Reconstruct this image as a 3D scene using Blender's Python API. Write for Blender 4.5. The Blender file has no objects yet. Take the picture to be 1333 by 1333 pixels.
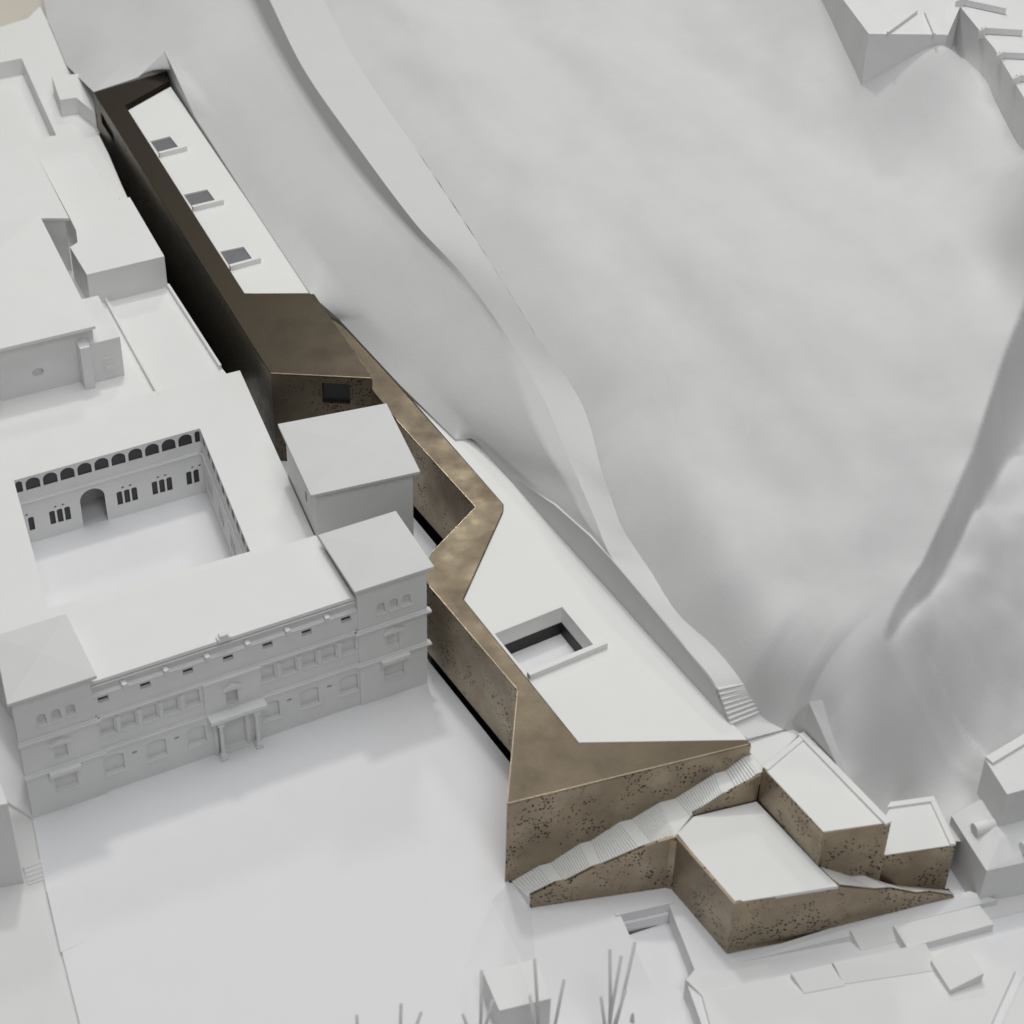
import bpy, bmesh, math, random
from mathutils import Vector, noise
import numpy as np

# ------------------------------------------------------------------ camera, world, lamps
S = 0.01                     # every length below is in centimetres of the model; the scene is in metres
sc = bpy.context.scene
COL = sc.collection
cam = bpy.data.cameras.new('camera'); cam_o = bpy.data.objects.new('camera', cam); COL.objects.link(cam_o)
cam.sensor_width = 36; cam.lens = 36*2800/1333; cam.clip_start = .02; cam.clip_end = 50
d_, r_ = math.radians(41.5), math.radians(1.5)
cam_o.location = (0, -125*math.cos(d_)*S, 125*math.sin(d_)*S)
from mathutils import Matrix
fw = Vector((0, math.cos(d_), -math.sin(d_))); rt = Vector((1, 0, 0)); up = rt.cross(fw)
r2 = rt*math.cos(r_) + up*math.sin(r_); u2 = -rt*math.sin(r_) + up*math.cos(r_)
cam_o.rotation_euler = Matrix((r2, u2, -fw)).transposed().to_euler()
cam.dof.use_dof = True; cam.dof.focus_distance = 1.22; cam.dof.aperture_fstop = 16
sc.camera = cam_o

w = bpy.data.worlds.new('World'); sc.world = w; w.use_nodes = True
w.node_tree.nodes['Background'].inputs[0].default_value = (.99, .995, 1, 1)
w.node_tree.nodes['Background'].inputs[1].default_value = .15

def lamp(name, loc, size, energy, color, target=(0, 0, 0)):
    l = bpy.data.lights.new(name, 'AREA'); l.shape = 'DISK'; l.size = size; l.energy = energy; l.color = color
    o = bpy.data.objects.new(name, l); COL.objects.link(o); o.location = loc
    o.rotation_euler = (Vector(target)-Vector(loc)).to_track_quat('-Z', 'Y').to_euler(); return o
e_, a_ = math.radians(70), math.radians(110)
KD = 2.6
lamp('ceiling_spot', (KD*math.cos(e_)*math.cos(a_), KD*math.cos(e_)*math.sin(a_), KD*math.sin(e_)), .20, 12, (1, .98, .95))
lamp('ceiling_panel', (0, .12, 2.6), 1.7, 25, (.99, .995, 1), (0, 0, 0))  # added soft fill from above, stands in for general room light
lamp('front_spot', (.5, -1.6, 2.5), 1.0, 16, (.97, .985, 1))
lamp('rear_spot', (-.02, 2.2, 2.05), .3, 8, (1, .96, .88), (0, -.05, 0))  # added lamp, placed to put a highlight on the bronze bend

vs = sc.view_settings
vs.view_transform = 'Standard'; vs.look = 'None'; vs.exposure = -.08; vs.gamma = 1; vs.use_curve_mapping = False

# ------------------------------------------------------------------ materials
def nodes(name):
    m = bpy.data.materials.new(name); m.use_nodes = True
    nt = m.node_tree; return m, nt, nt.nodes['Principled BSDF'], nt.nodes, nt.links
def coord(nt, scale):
    t = nt.nodes.new('ShaderNodeTexCoord'); g = nt.nodes.new('ShaderNodeNewGeometry')
    mp = nt.nodes.new('ShaderNodeVectorMath'); mp.operation = 'SCALE'; mp.inputs['Scale'].default_value = scale
    nt.links.new(g.outputs['Position'], mp.inputs[0]); return mp.outputs[0]
def noise_tex(nt, vec, scale, detail=3, rough=.55):
    n = nt.nodes.new('ShaderNodeTexNoise'); n.inputs['Scale'].default_value = scale
    n.inputs['Detail'].default_value = detail; n.inputs['Roughness'].default_value = rough
    nt.links.new(vec, n.inputs['Vector']); return n.outputs['Fac']
def ramp(nt, fac, stops):
    r = nt.nodes.new('ShaderNodeValToRGB'); el = r.color_ramp.elements
    while len(el) < len(stops): el.new(.5)
    for e, (p, c) in zip(el, stops): e.position = p; e.color = (*c, 1)
    nt.links.new(fac, r.inputs[0]); return r.outputs[0]
def white(name, a, b, rough=.62, bump=.15, bscale=9, nscale=.5):
    m, nt, bs, N, L = nodes(name); v = coord(nt, 100)
    n1 = noise_tex(nt, v, nscale, 4)
    L.new(ramp(nt, n1, [(.3, a), (.7, b)]), bs.inputs['Base Color'])
    bs.inputs['Roughness'].default_value = rough; bs.inputs['Specular IOR Level'].default_value = .25
    n2 = noise_tex(nt, v, bscale, 4, .6); bp = N.new('ShaderNodeBump'); bp.inputs['Strength'].default_value = bump
    bp.inputs['Distance'].default_value = .0004; L.new(n2, bp.inputs['Height']); L.new(bp.outputs[0], bs.inputs['Normal'])
    return m
M = {}
M['white'] = white('white_lacquered_board', (.785, .785, .77), (.80, .80, .79))
M['plaza'] = white('plaza_white_board', (.78, .78, .79), (.795, .795, .805), .5)
M['facade'] = white('cast_white_resin', (.74, .745, .74), (.79, .79, .785), .6, .2, 14)
M['deck'] = white('white_deck', (.805, .805, .785), (.82, .82, .80))
M['tower_roof'] = white('tower_roof_board', (.67, .67, .665), (.69, .69, .685))
M['hill'] = white('sprayed_foam_white', (.655, .655, .65), (.675, .675, .67), .75, .3, 5, .6)
M['path'] = white('path_white', (.735, .735, .72), (.75, .75, .735))
M['bank'] = white('path_bank', (.70, .70, .69), (.715, .715, .705), .75, .3, 5, .6)
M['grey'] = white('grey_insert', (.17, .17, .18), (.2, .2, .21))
M['wire'] = white('grey_wire', (.58, .58, .57), (.64, .64, .63))
M['beige'] = white('beige_floor', (.66, .62, .53), (.70, .66, .57))
def dark(name, c):
    m, nt, bs, N, L = nodes(name); v = coord(nt, 100)
    L.new(ramp(nt, noise_tex(nt, v, 2), [(.3, tuple(x*.8 for x in c)), (.7, c)]), bs.inputs['Base Color'])
    bs.inputs['Roughness'].default_value = .5; return m
M['dark'] = dark('dark_acrylic', (.012, .012, .013))  # near-black for glass, and for deep shade put into the colour
M['pane'] = dark('dark_window', (.045, .04, .05))  # dark colour stands in for unlit interiors behind windows and arches
def bronze(name, pits, k=1.0):
    m, nt, bs, N, L = nodes(name); v = coord(nt, 100)
    n1 = noise_tex(nt, v, .55, 5, .6)
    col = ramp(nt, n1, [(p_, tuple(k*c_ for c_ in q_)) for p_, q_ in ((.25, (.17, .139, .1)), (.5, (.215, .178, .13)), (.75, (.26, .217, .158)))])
    # fine brushed grain
    st = N.new('ShaderNodeVectorMath'); st.operation = 'MULTIPLY'; st.inputs[1].default_value = (1, 1, 6); L.new(v, st.inputs[0])
    gr = noise_tex(nt, st.outputs[0], 9, 4, .7)
    mx = N.new('ShaderNodeMix'); mx.data_type = 'RGBA'; mx.blend_type = 'MULTIPLY'; mx.inputs['Factor'].default_value = 1
    L.new(col, mx.inputs['A']); L.new(ramp(nt, gr, [(.3, (.9, .9, .9)), (.7, (1.06, 1.06, 1.05))]), mx.inputs['B'])
    out = mx.outputs['Result']; bs.inputs['Metallic'].default_value = .85
    L.new(ramp(nt, n1, [(.3, (.42, .42, .42)), (.7, (.3, .3, .3))]), bs.inputs['Roughness'])
    if pits:
        vo = N.new('ShaderNodeTexVoronoi'); vo.inputs['Scale'].default_value = 5.4; vo.inputs['Randomness'].default_value = 1
        wob = noise_tex(nt, v, 6, 2); va = N.new('ShaderNodeVectorMath'); va.operation = 'MULTIPLY_ADD'
        cm = N.new('ShaderNodeCombineXYZ'); L.new(wob, cm.inputs[0]); L.new(wob, cm.inputs[1]); L.new(wob, cm.inputs[2])
        L.new(cm.outputs[0], va.inputs[0]); va.inputs[1].default_value = (.05, .05, .05); L.new(v, va.inputs[2])
        L.new(va.outputs[0], vo.inputs['Vector'])
        cl = noise_tex(nt, v, .62, 3, .55)
        mr = N.new('ShaderNodeMapRange'); mr.inputs['From Min'].default_value = .36; mr.inputs['From Max'].default_value = .58
        mr.inputs['To Min'].default_value = .0; mr.inputs['To Max'].default_value = .34; L.new(cl, mr.inputs['Value'])
        df = N.new('ShaderNodeMath'); df.operation = 'SUBTRACT'; L.new(mr.outputs[0], df.inputs[0]); L.new(vo.outputs['Distance'], df.inputs[1])
        k = N.new('ShaderNodeMapRange'); k.inputs['From Min'].default_value = -.02; k.inputs['From Max'].default_value = .05
        L.new(df.outputs[0], k.inputs['Value'])
        m2 = N.new('ShaderNodeMix'); m2.data_type = 'RGBA'; L.new(k.outputs[0], m2.inputs['Factor']); L.new(out, m2.inputs['A'])
        m2.inputs['B'].default_value = (.02, .018, .016, 1); out = m2.outputs['Result']
        inv = N.new('ShaderNodeMath'); inv.operation = 'SUBTRACT'; inv.inputs[0].default_value = 1; L.new(k.outputs[0], inv.inputs[1])
        bp = N.new('ShaderNodeBump'); bp.inputs['Strength'].default_value = .8; bp.inputs['Distance'].default_value = .0004
        L.new(inv.outputs[0], bp.inputs['Height']); L.new(bp.outputs[0], bs.inputs['Normal'])
    L.new(out, bs.inputs['Base Color']); return m
M['bronze'] = bronze('bronze_sheet', False, .6)
M['trim'] = bronze('polished_bronze_edge', False, 2.4)  # brighter bronze, edge highlight put into the colour
M['pitted'] = bronze('pitted_bronze_sheet', True, 1.6)
M['aged'] = bronze('darkened_bronze_sheet', False, .36)  # same bronze in a darker tone, for the upper roof band
M['aged_pitted'] = bronze('darkened_pitted_bronze', True, .6)  # darker copy of the pitted bronze, trench shade put into the colour

# ------------------------------------------------------------------ builders
ORG = {}
def link(name, verts, faces, mat, parent=None, smooth=False):
    vs_ = [Vector(p) for p in verts]
    o0 = Vector((sum(p.x for p in vs_)/len(vs_), sum(p.y for p in vs_)/len(vs_), min(p.z for p in vs_)))
    me = bpy.data.meshes.new(name)
    me.from_pydata([tuple((p-o0)*S) for p in vs_], [], faces); me.update()
    if smooth: me.shade_smooth()
    me.materials.append(M[mat])
    ob = bpy.data.objects.new(name, me); COL.objects.link(ob)
    po = Vector((0, 0, 0))
    if parent is not None: ob.parent = parent; po = ORG[parent.name]
    ob.location = (o0-po)*S; ORG[ob.name] = o0
    return ob
def from_bm(name, bm, mat, parent=None, bev=.014, smooth=False):
    bmesh.ops.remove_doubles(bm, verts=bm.verts, dist=1e-4)
    bmesh.ops.recalc_face_normals(bm, faces=bm.faces)
    if bev:
        ed = [e for e in bm.edges if len(e.link_faces) == 2 and e.calc_face_angle(0) > .5]
        if ed: bmesh.ops.bevel(bm, geom=ed, offset=bev, segments=1, affect='EDGES', clamp_overlap=True)
    bm.verts.index_update()
    v = [p.co.copy() for p in bm.verts]; f = [[q.index for q in g.verts] for g in bm.faces]; bm.free()
    return link(name, v, f, mat, parent, smooth)
def thing(name, loc, label, cat, group=None):
    o = bpy.data.objects.new(name, None); COL.objects.link(o); o.empty_display_size = .01
    o.location = Vector(loc)*S; ORG[o.name] = Vector(loc); return tag(o, label, cat, group)
def tag(o, label, cat, group=None):
    o['label'] = label; o['category'] = cat
    if group: o['group'] = group
    return o
def structure(o): o['kind'] = 'structure'; return o
def area(p): return sum(p[i][0]*p[(i+1) % len(p)][1]-p[(i+1) % len(p)][0]*p[i][1] for i in range(len(p)))/2
def add_solid(bm, poly, z0, z1):
    n = len(poly)
    a = z0 if isinstance(z0, (list, tuple)) else [z0]*n; b = z1 if isinstance(z1, (list, tuple)) else [z1]*n
    lo = [bm.verts.new((p[0], p[1], z)) for p, z in zip(poly, a)]; hi = [bm.verts.new((p[0], p[1], z)) for p, z in zip(poly, b)]
    bm.faces.new(lo[::-1]); bm.faces.new(hi)
    for i in range(n): bm.faces.new((lo[i], lo[(i+1) % n], hi[(i+1) % n], hi[i]))
def solid(name, poly, z0, z1, mat, parent=None, bev=.014):
    bm = bmesh.new(); add_solid(bm, poly, z0, z1); return from_bm(name, bm, mat, parent, bev)
def fill2d(loops):
    """triangulates loops (first outer, others holes) -> points, triangles, loop index ranges"""
    bm = bmesh.new(); rng = []; 
    for lp in loops:
        vv = [bm.verts.new((p[0], p[1], 0)) for p in lp]
        for i in range(len(vv)): bm.edges.new((vv[i], vv[(i+1) % len(vv)]))
    bm.verts.index_update()
    bmesh.ops.triangle_fill(bm, use_beauty=True, use_dissolve=False, edges=bm.edges[:], normal=(0, 0, 1))
    bm.verts.index_update()
    pts = [(v.co.x, v.co.y) for v in bm.verts]; tri = [[v.index for v in f.verts] for f in bm.faces]; bm.free()
    k = 0
    for lp in loops: rng.append((k, k+len(lp))); k += len(lp)
    return pts, tri, rng
def plate(name, loops, fn0, fn1, mat, parent=None, bev=0):
    """a sheet with holes: fn0/fn1 map 2D to the two faces"""
    pts, tri, rng = fill2d(loops); bm = bmesh.new()
    a = [bm.verts.new(fn0(*p)) for p in pts]; b = [bm.verts.new(fn1(*p)) for p in pts]
    for t in tri:
        bm.faces.new([a[i] for i in t]); bm.faces.new([b[i] for i in t[::-1]])
    for s, e in rng:
        for i in range(s, e):
            j = i+1 if i+1 < e else s; bm.faces.new((a[i], a[j], b[j], b[i]))
    bm.normal_update()
    if bev:
        bmesh.ops.dissolve_limit(bm, angle_limit=.01, verts=bm.verts, edges=bm.edges)
    return from_bm(name, bm, mat, parent, 0)
def slab(name, loops, z0, z1, mat, parent=None):
    return plate(name, loops, lambda x, y: (x, y, z1), lambda x, y: (x, y, z0), mat, parent)
class Frame:
    def __init__(s, o, d):
        l = math.hypot(*d); s.o = o; s.u = (d[0]/l, d[1]/l); s.n = (-s.u[1], s.u[0]); s.len = l
    def xy(s, a, t): return (s.o[0]+s.u[0]*a+s.n[0]*t, s.o[1]+s.u[1]*a+s.n[1]*t)
    def p(s, a, t, z): return (*s.xy(a, t), z)
    def rect(s, a0, a1, t0, t1): return [s.xy(a0, t0), s.xy(a1, t0), s.xy(a1, t1), s.xy(a0, t1)]
    def box(s, name, a0, a1, t0, t1, z0, z1, mat, parent=None, bev=.014):
        return solid(name, s.rect(a0, a1, t0, t1), z0, z1, mat, parent, bev)
    def panel(s, name, outline, holes, t0, t1, mat, parent=None):
        return plate(name, [outline]+holes, lambda a, z: s.p(a, t0, z), lambda a, z: s.p(a, t1, z), mat, parent)
def rect2(a0, a1, z0, z1): return [(a0, z0), (a1, z0), (a1, z1), (a0, z1)]
def arch2(a0, a1, z0, z1, rise, n=8):
    """opening with a curved head; rise = height of the curve"""
    c, h = (a0+a1)/2, (a1-a0)/2
    return [(a0, z0), (a1, z0)] + [(c+h*math.cos(math.pi*i/n), z1-rise+rise*math.sin(math.pi*i/n)) for i in range(n+1)]
def copy_tree(o, off, parent=None):
    c = o.copy(); COL.objects.link(c); c.parent = parent
    c.location = o.location + Vector(off)*S; ORG[c.name] = ORG[o.name]+Vector(off)
    for ch in o.children:
        if ch != c: copy_tree(ch, (0, 0, 0), c)
    return c
def lathe(name, F, a, t, prof, mat, parent, n=12):
    bm = bmesh.new(); c = F.xy(a, t); rings = []
    for r, z in prof: rings.append([bm.verts.new((c[0]+r*math.cos(2*math.pi*i/n), c[1]+r*math.sin(2*math.pi*i/n), z)) for i in range(n)])
    for A_, B_ in zip(rings, rings[1:]):
        for i in range(n): bm.faces.new((A_[i], A_[(i+1) % n], B_[(i+1) % n], B_[i]))
    bm.faces.new(rings[0][::-1]); bm.faces.new(rings[-1])
    return from_bm(name, bm, mat, parent, 0)
def hip_roof(name, quad, z0, z1, rise, mat, parent, ridge=0.0):
    """eaves slab with a low pyramid on top"""
    bm = bmesh.new(); n = len(quad)
    lo = [bm.verts.new((*p, z0)) for p in quad]; hi = [bm.verts.new((*p, z1)) for p in quad]
    cx = sum(p[0] for p in quad)/n; cy = sum(p[1] for p in quad)/n; t = bm.verts.new((cx, cy, z1+rise))
    bm.faces.new(lo[::-1])
    for i in range(n):
        bm.faces.new((lo[i], lo[(i+1) % n], hi[(i+1) % n], hi[i])); bm.faces.new((hi[i], hi[(i+1) % n], t))
    return from_bm(name, bm, mat, parent, 0)
def inset(quad, d):
    cx = sum(p[0] for p in quad)/len(quad); cy = sum(p[1] for p in quad)/len(quad)
    return [(p[0]+(cx-p[0])/math.hypot(cx-p[0], cy-p[1])*d, p[1]+(cy-p[1])/math.hypot(cx-p[0], cy-p[1])*d) for p in quad]

# ------------------------------------------------------------------ ground
structure(solid('table_top', [(-150, -100), (120, -100), (120, 160), (-150, 160)], -8, -6.01, 'beige', bev=0))
BASE = [(-43.248, -58.29), (48.031, -55.882), (133.643, 148.086), (-50.765, 134.308), (-36.52, 51.794), (-36.973, 49.89), (-38.785, 48.635), (-83.462, 33.836)]
base = structure(solid('model_base', BASE, -6, -2.3, 'dark', bev=0))  # black colour paints in the deep shade of the trench
plaza = structure(slab('plaza', [[(-23.484, -23.884), (-21.99, -28.365), (-18.892, -36.48), (-17.757, -40.647), (-1.897, -40.17), (-1.69, -32.32), (-0.491, -28.309), (0.304, -27.206), (0.877, -19.988), (0.401, -19.69), (-4.187, -12.423), (-5.576, -9.65), (-5.113, -6.267), (-4.267, -3.014), (-5.631, -0.793), (-9.072, 4.237), (-17.669, 11.282), (-33.134, 3.26), (-28.043, -20.786)]], -2.3, 0, 'plaza'))
pit_hole = [(5.772, -28.484), (8.143, -27.755), (9.202, -31.543), (8.773, -32.218), (9.351, -34.483), (9.706, -36.558), (8.128, -36.606), (7.466, -33.389)]
lower = structure(slab('pavement', [[(1.454, -28.254), (1.362, -26.657), (8.199, -25.229), (12.972, -27.691), (22.905, -23.512), (26.556, -22.392), (32.606, -23.186), (28.996, -40.735), (1.864, -41.538), (1.792, -33.005)], pit_hole], -2.3, -0.7, 'plaza'))
tr = structure(link('pavement_slope', [(-0.491, -28.309, 0), (-1.69, -32.32, 0), (-1.897, -40.17, 0), (1.454, -28.254, -0.7), (1.792, -33.005, -0.7), (1.864, -41.538, -0.7), (0.304, -27.206, 0), (1.362, -26.657, -0.7)], [(0, 1, 4, 3), (1, 2, 5, 4), (6, 0, 3, 7)], 'plaza'))
structure(solid('street', [(-28.128, -20.566), (-23.531, -23.698), (-22.034, -28.19), (-18.928, -36.328), (-17.622, -41.636), (-28.288, -41.953)], -2.3, -.25, 'path', bev=0))
solid_pit = structure(solid('sunken_ramp', [(4.775, -29.346), (9.336, -27.341), (11.302, -32.275), (10.991, -37.348), (6.423, -37.487)], -2.35, -1.9, 'plaza', bev=0))

# ------------------------------------------------------------------ hill
def cr(pts, n):
    """centripetal-ish Catmull-Rom through 3D points, n samples per span"""
    P = np.array(pts, float); P = np.vstack([2*P[0]-P[1], P, 2*P[-1]-P[-2]]); out = []
    for i in range(1, len(P)-2):
        for t in np.arange(n)/n:
            p0, p1, p2, p3 = P[i-1:i+3]
            m1 = (p2-p0)*.5; m2 = (p3-p1)*.5
            d = np.linalg.norm(p2-p1); 
            for m_ in (m1, m2):
                l = np.linalg.norm(m_)
                if l > 1.2*d: m_ *= 1.2*d/l
            out.append((2*t**3-3*t**2+1)*p1+(t**3-2*t**2+t)*m1+(-2*t**3+3*t**2)*p2+(t**3-t**2)*m2)
    out.append(P[-2]); return np.array(out)
def lin(pts, n):
    P = np.array(pts, float); out = []
    for i in range(len(P)-1):
        for t in np.arange(n)/n: out.append(P[i]*(1-t)+P[i+1]*t)
    out.append(P[-1]); return np.array(out)
NS = 18
R0 = [(-37.805, 58.194, 3.6), (-35.459, 49.737, 3.6), (-32.871, 43.007, 3.7), (-29.288, 34.754, 6.5), (-26.493, 36.587, 6.65), (-24.685, 37.668, 8.1), (-22.01, 31.723, 6.7), (-17.402, 22.148, 6.5), (-12.493, 11.998, 6.5), (-10.732, 10.44, 5.9), (-6.693, 4.205, 5.9), (-3.276, -0.513, 5.8), (-2.333, -0.305, 5.8), (-0.327, -3.449, 5.85), (2.229, -7.693, 7.4), (4.058, -10.648, 7.9), (5.24, -12.537, 7.9), (6.957, -15.311, 7.7), (8.793, -18.245, 7.4), (10.21, -20.509, 7), (10.955, -21.663, 5.5), (11.796, -22.279, 5.3)]
R1B = [(-24.089, 56.603, 9.7), (-22.304, 51.22, 9.65), (-20.671, 46.675, 9.6), (-19.519, 43.642, 9.55), (-18.53, 40.91, 9.5), (-17.555, 38.162, 9.5), (-14.442, 29.642, 10.1), (-10.3, 20.814, 9.9), (-6.298, 12.987, 10.45), (-3.44, 8.447, 10.42), (-0.979, 3.865, 10.05), (0.845, -2.253, 9.1), (1.873, -5.115, 8.8), (2.87, -7.252, 8.5), (3.718, -9.511, 8.25), (4.551, -11.173, 8)]
R1 = [(-23.872, 57.162, 12), (-22.077, 51.623, 11.98), (-20.442, 46.968, 11.95), (-19.294, 43.891, 11.9), (-18.309, 41.122, 11.85), (-17.351, 38.43, 11.8), (-14.212, 29.523, 11.65), (-10.161, 20.83, 11.45), (-6.196, 12.93, 11.2), (-3.314, 8.597, 10.75), (-0.765, 3.822, 10.25), (1.579, -1.569, 9.65), (2.724, -5.239, 9.2), (3.624, -7.937, 8.85), (4.263, -9.828, 8.55), (4.856, -11.621, 8.15)]
for k in range(16, 22):
    R1B.append((R0[k][0]+.03, R0[k][1]+.03, R0[k][2]+.01)); R1.append((R0[k][0]+.06, R0[k][1]+.06, R0[k][2]+.02))
R2 = [(-19.31, 55.069, 13.1), (-17.65, 49.605, 13.08), (-16.129, 45.012, 13.05), (-15.159, 41.933, 13.02), (-14.286, 39.143, 13), (-13.444, 36.488, 12.95), (-10.403, 28.127, 12.62), (-6.517, 19.432, 12.32), (-3.357, 12.27, 12), (-0.843, 6.522, 11.6), (1.175, 2.188, 11), (3.606, -2.509, 10.2), (4.648, -7.343, 9.6), (5.207, -9.204, 9.1), (5.675, -10.741, 8.72), (6.382, -11.982, 8.32), (7.185, -13.421, 8.02), (8.421, -16.144, 7.82), (10.182, -18.22, 7.52), (11.468, -20.137, 7.1), (12.435, -20.804, 5.55), (13.565, -21.603, 5.35)]
r0, r1b, r1, r2 = lin(R0, NS), cr(R1B, NS), cr(R1, NS), cr(R2, NS)
EXTRA = [(14.163, -21.521, 5.2), (15.2, -22.547, 5.1), (16.12, -24.593, 4.6), (17.129, -26.86, 2.5), (19.889, -25.396, 1.5), (22.371, -25.301, 1.7), (25.226, -24.963, 1.6), (29.37, -24.823, 1.6)]
inner = np.vstack([r2, lin([tuple(r2[-1])]+EXTRA, NS)[1:]])
CTRL = [(-8.817, 34.959, 13.9), (-5.924, 27.173, 13.85), (-2.748, 18.598, 13.6), (0.161, 10.243, 13.2), (2.822, 4.259, 12.7), (5.316, -1.713, 12), (7.599, -8.605, 11.4), (9.049, -12.638, 10.8), (10.464, -16.244, 10), (12.645, -20.453, 7.9), (14.826, -21.366, 7.7), (15.931, -22.449, 6.9), (14.15, -21.601, 6.9), (16.517, -23.868, 5.2), (18.06, -23.881, 3.6), (19.866, -22.835, 2.3), (21.658, -22.448, 2.1), (23.098, -21.906, 2.4), (24.247, -20.372, 3.3), (-2.213, 34.193, 14.5), (3.744, 27.037, 15.3), (0.934, 20.44, 14.2), (5.426, 11.553, 14.6), (8.647, 2.567, 14.1), (11.571, -5.738, 13.3), (13.642, -11.59, 12.1), (14.152, -16.737, 10.6), (14.769, -20.09, 9.2), (10.517, 30.201, 17), (9.977, 17.236, 16.4), (14.758, 22.797, 18), (15.223, 14.775, 16.5), (13.636, 4.449, 16), (17.188, -2.309, 15.9), (17.087, -9.252, 14.3), (17.186, -14.222, 12.5), (16.666, -17.834, 10.7), (21.981, 12.66, 17.5), (18.336, 15.472, 17.2), (22.519, 3.686, 17.8), (20.975, -3.883, 16.2), (25.76, 13.038, 18.9), (26.015, 1.965, 17.6), (26.588, -1.221, 16.8), (24.857, -5.408, 15.4), (23.228, -9.734, 13.8), (21.932, -12.534, 12.7), (20.207, -15.708, 11.3), (18.757, -17.874, 10.4), (18.03, -19.527, 9.7), (23.929, -7.918, 14.7), (25.754, -3.343, 16.2), (28.046, -1.44, 12.8), (26.139, -5.429, 12.1), (24.202, -9.108, 12.7), (22.862, -12.303, 11.4), (21.239, -15.899, 9.8), (19.76, -18.109, 9.2), (24.073, -16.058, 8.2), (26.253, -13.809, 8.8), (22.064, -18.99, 6.2), (25.444, -17.658, 5.5), (19.611, -21.668, 5.1), (17.284, -22.758, 6.2), (22.04, -21.295, 3.1), (23.82, -19.657, 4.2), (20.581, -22.033, 3.3), (19.041, -20.123, 7.8), (14.789, -19.991, 9.1), (26.836, -7.587, 11.2), (24.913, -10.497, 10.5)]
CTRL = CTRL + [(19.747, 17.332, 18.9), (22.009, 17.452, 20.1), (24.264, 17.482, 21.1), (18.679, 21.28, 19.7), (17.898, 24.081, 20.2), (25.489, 20.904, 19), (26.089, 18.203, 19.2), (26.661, 15.24, 19.4), (27.24, 12.55, 19.4), (27.731, 9.782, 19.5), (29.377, 0.451, 19)]
CTRL = CTRL + [(10, 42, 21), (-8, 42, 17), (30, 30, 21), (42, 5, 18), (42, -15, 8), (26, 22, 21)]
calm = inner
ctrl = np.vstack([np.array(CTRL), calm[::9]])
# the rocky scarp at the right: a crease, dropping away on its outer side
CL = np.array([(28.778, 3.681, 18), (26.588, -1.221, 16.8), (24.857, -5.408, 15.4), (23.228, -9.734, 13.8), (21.932, -12.534, 12.7), (20.207, -15.708, 11.3), (18.757, -17.874, 10.4), (18.03, -19.527, 9.7)]); CD = [8, 7, 5, 2.9, 2.4, 1.9, 1.1, 0]
def scarp(q):
    best = np.full(len(q), 1e9); out = np.zeros(len(q))
    for i in range(len(CL)-1):
        a, b = CL[i, :2], CL[i+1, :2]; d = b-a; L2 = d@d; u = np.clip(((q-a)@d)/L2, 0, 1)
        p = a+u[:, None]*d; r = np.linalg.norm(q-p, axis=1); side = d[0]*(q[:, 1]-a[1])-d[1]*(q[:, 0]-a[0])
        c = CD[i]*(1-u)+CD[i+1]*u; h = np.where(side > 0, c*np.minimum(1, r/(.2+.3*c)), 0)
        m = r < best; out = np.where(m, h, out); best = np.where(m, r, best)
    return out
ctrl[:, 2] += scarp(ctrl[:, :2])
# thin-plate spline through the control heights
X = ctrl[:, :2]; n_ = len(X)
def U(r): return np.where(r > 0, r*r*np.log(np.maximum(r, 1e-9)), 0)
K_ = U(np.linalg.norm(X[:, None]-X[None], axis=2))+np.eye(n_)*.4
A_ = np.zeros((n_+3, n_+3)); A_[:n_, :n_] = K_; A_[:n_, n_] = 1; A_[:n_, n_+1:] = X; A_[n_, :n_] = 1; A_[n_+1:, :n_] = X.T
sol = np.linalg.solve(A_, np.concatenate([ctrl[:, 2], [0, 0, 0]]))
def tps(q):
    return U(np.linalg.norm(q[:, None]-X[None], axis=2))@sol[:n_]+sol[n_]+q@sol[n_+1:]-scarp(q)
EDGE = [(-24, 50), (-10, 46), (10, 42), (26, 38), (38, 26), (44, 10), (44, -8), (42, -24)]
ec = lin(EDGE, 40); tt = np.linspace(0, 1, len(inner))**1.0
edge = np.array([ec[min(int(t*(len(ec)-1)), len(ec)-1)] for t in tt])
k_ = np.ones(41)/41; ep = np.pad(edge, ((20, 20), (0, 0)), mode='edge')
edge = np.stack([np.convolve(ep[:, i], k_, 'valid') for i in range(2)], 1)
def bumps(x, y, amp=1):
    a, l = x*.86+y*.5, x*.5-y*.86
    return amp*(.85*noise.noise(Vector((a*.17, l*.06, 9.7)))+.22*noise.noise(Vector((a*.45, l*.15, 4.2)))+.22*noise.noise(Vector((x*.16, y*.16, 3.3)))+.10*noise.noise(Vector((x*.42, y*.42, 7.1)))+.02*noise.noise(Vector((x*1.3, y*1.3, 1.7))))
def grid(name, rows, mat, smooth=True):
    R, C = len(rows), len(rows[0]); v = [tuple(p) for r in rows for p in r]
    f = [(i*C+j, i*C+j+1, (i+1)*C+j+1, (i+1)*C+j) for i in range(R-1) for j in range(C-1)]
    o = link(name, v, f, mat, None, smooth)
    return o
NB = 240; rows = []; dz0 = inner[:, 2]-tps(inner[:, :2])
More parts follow.
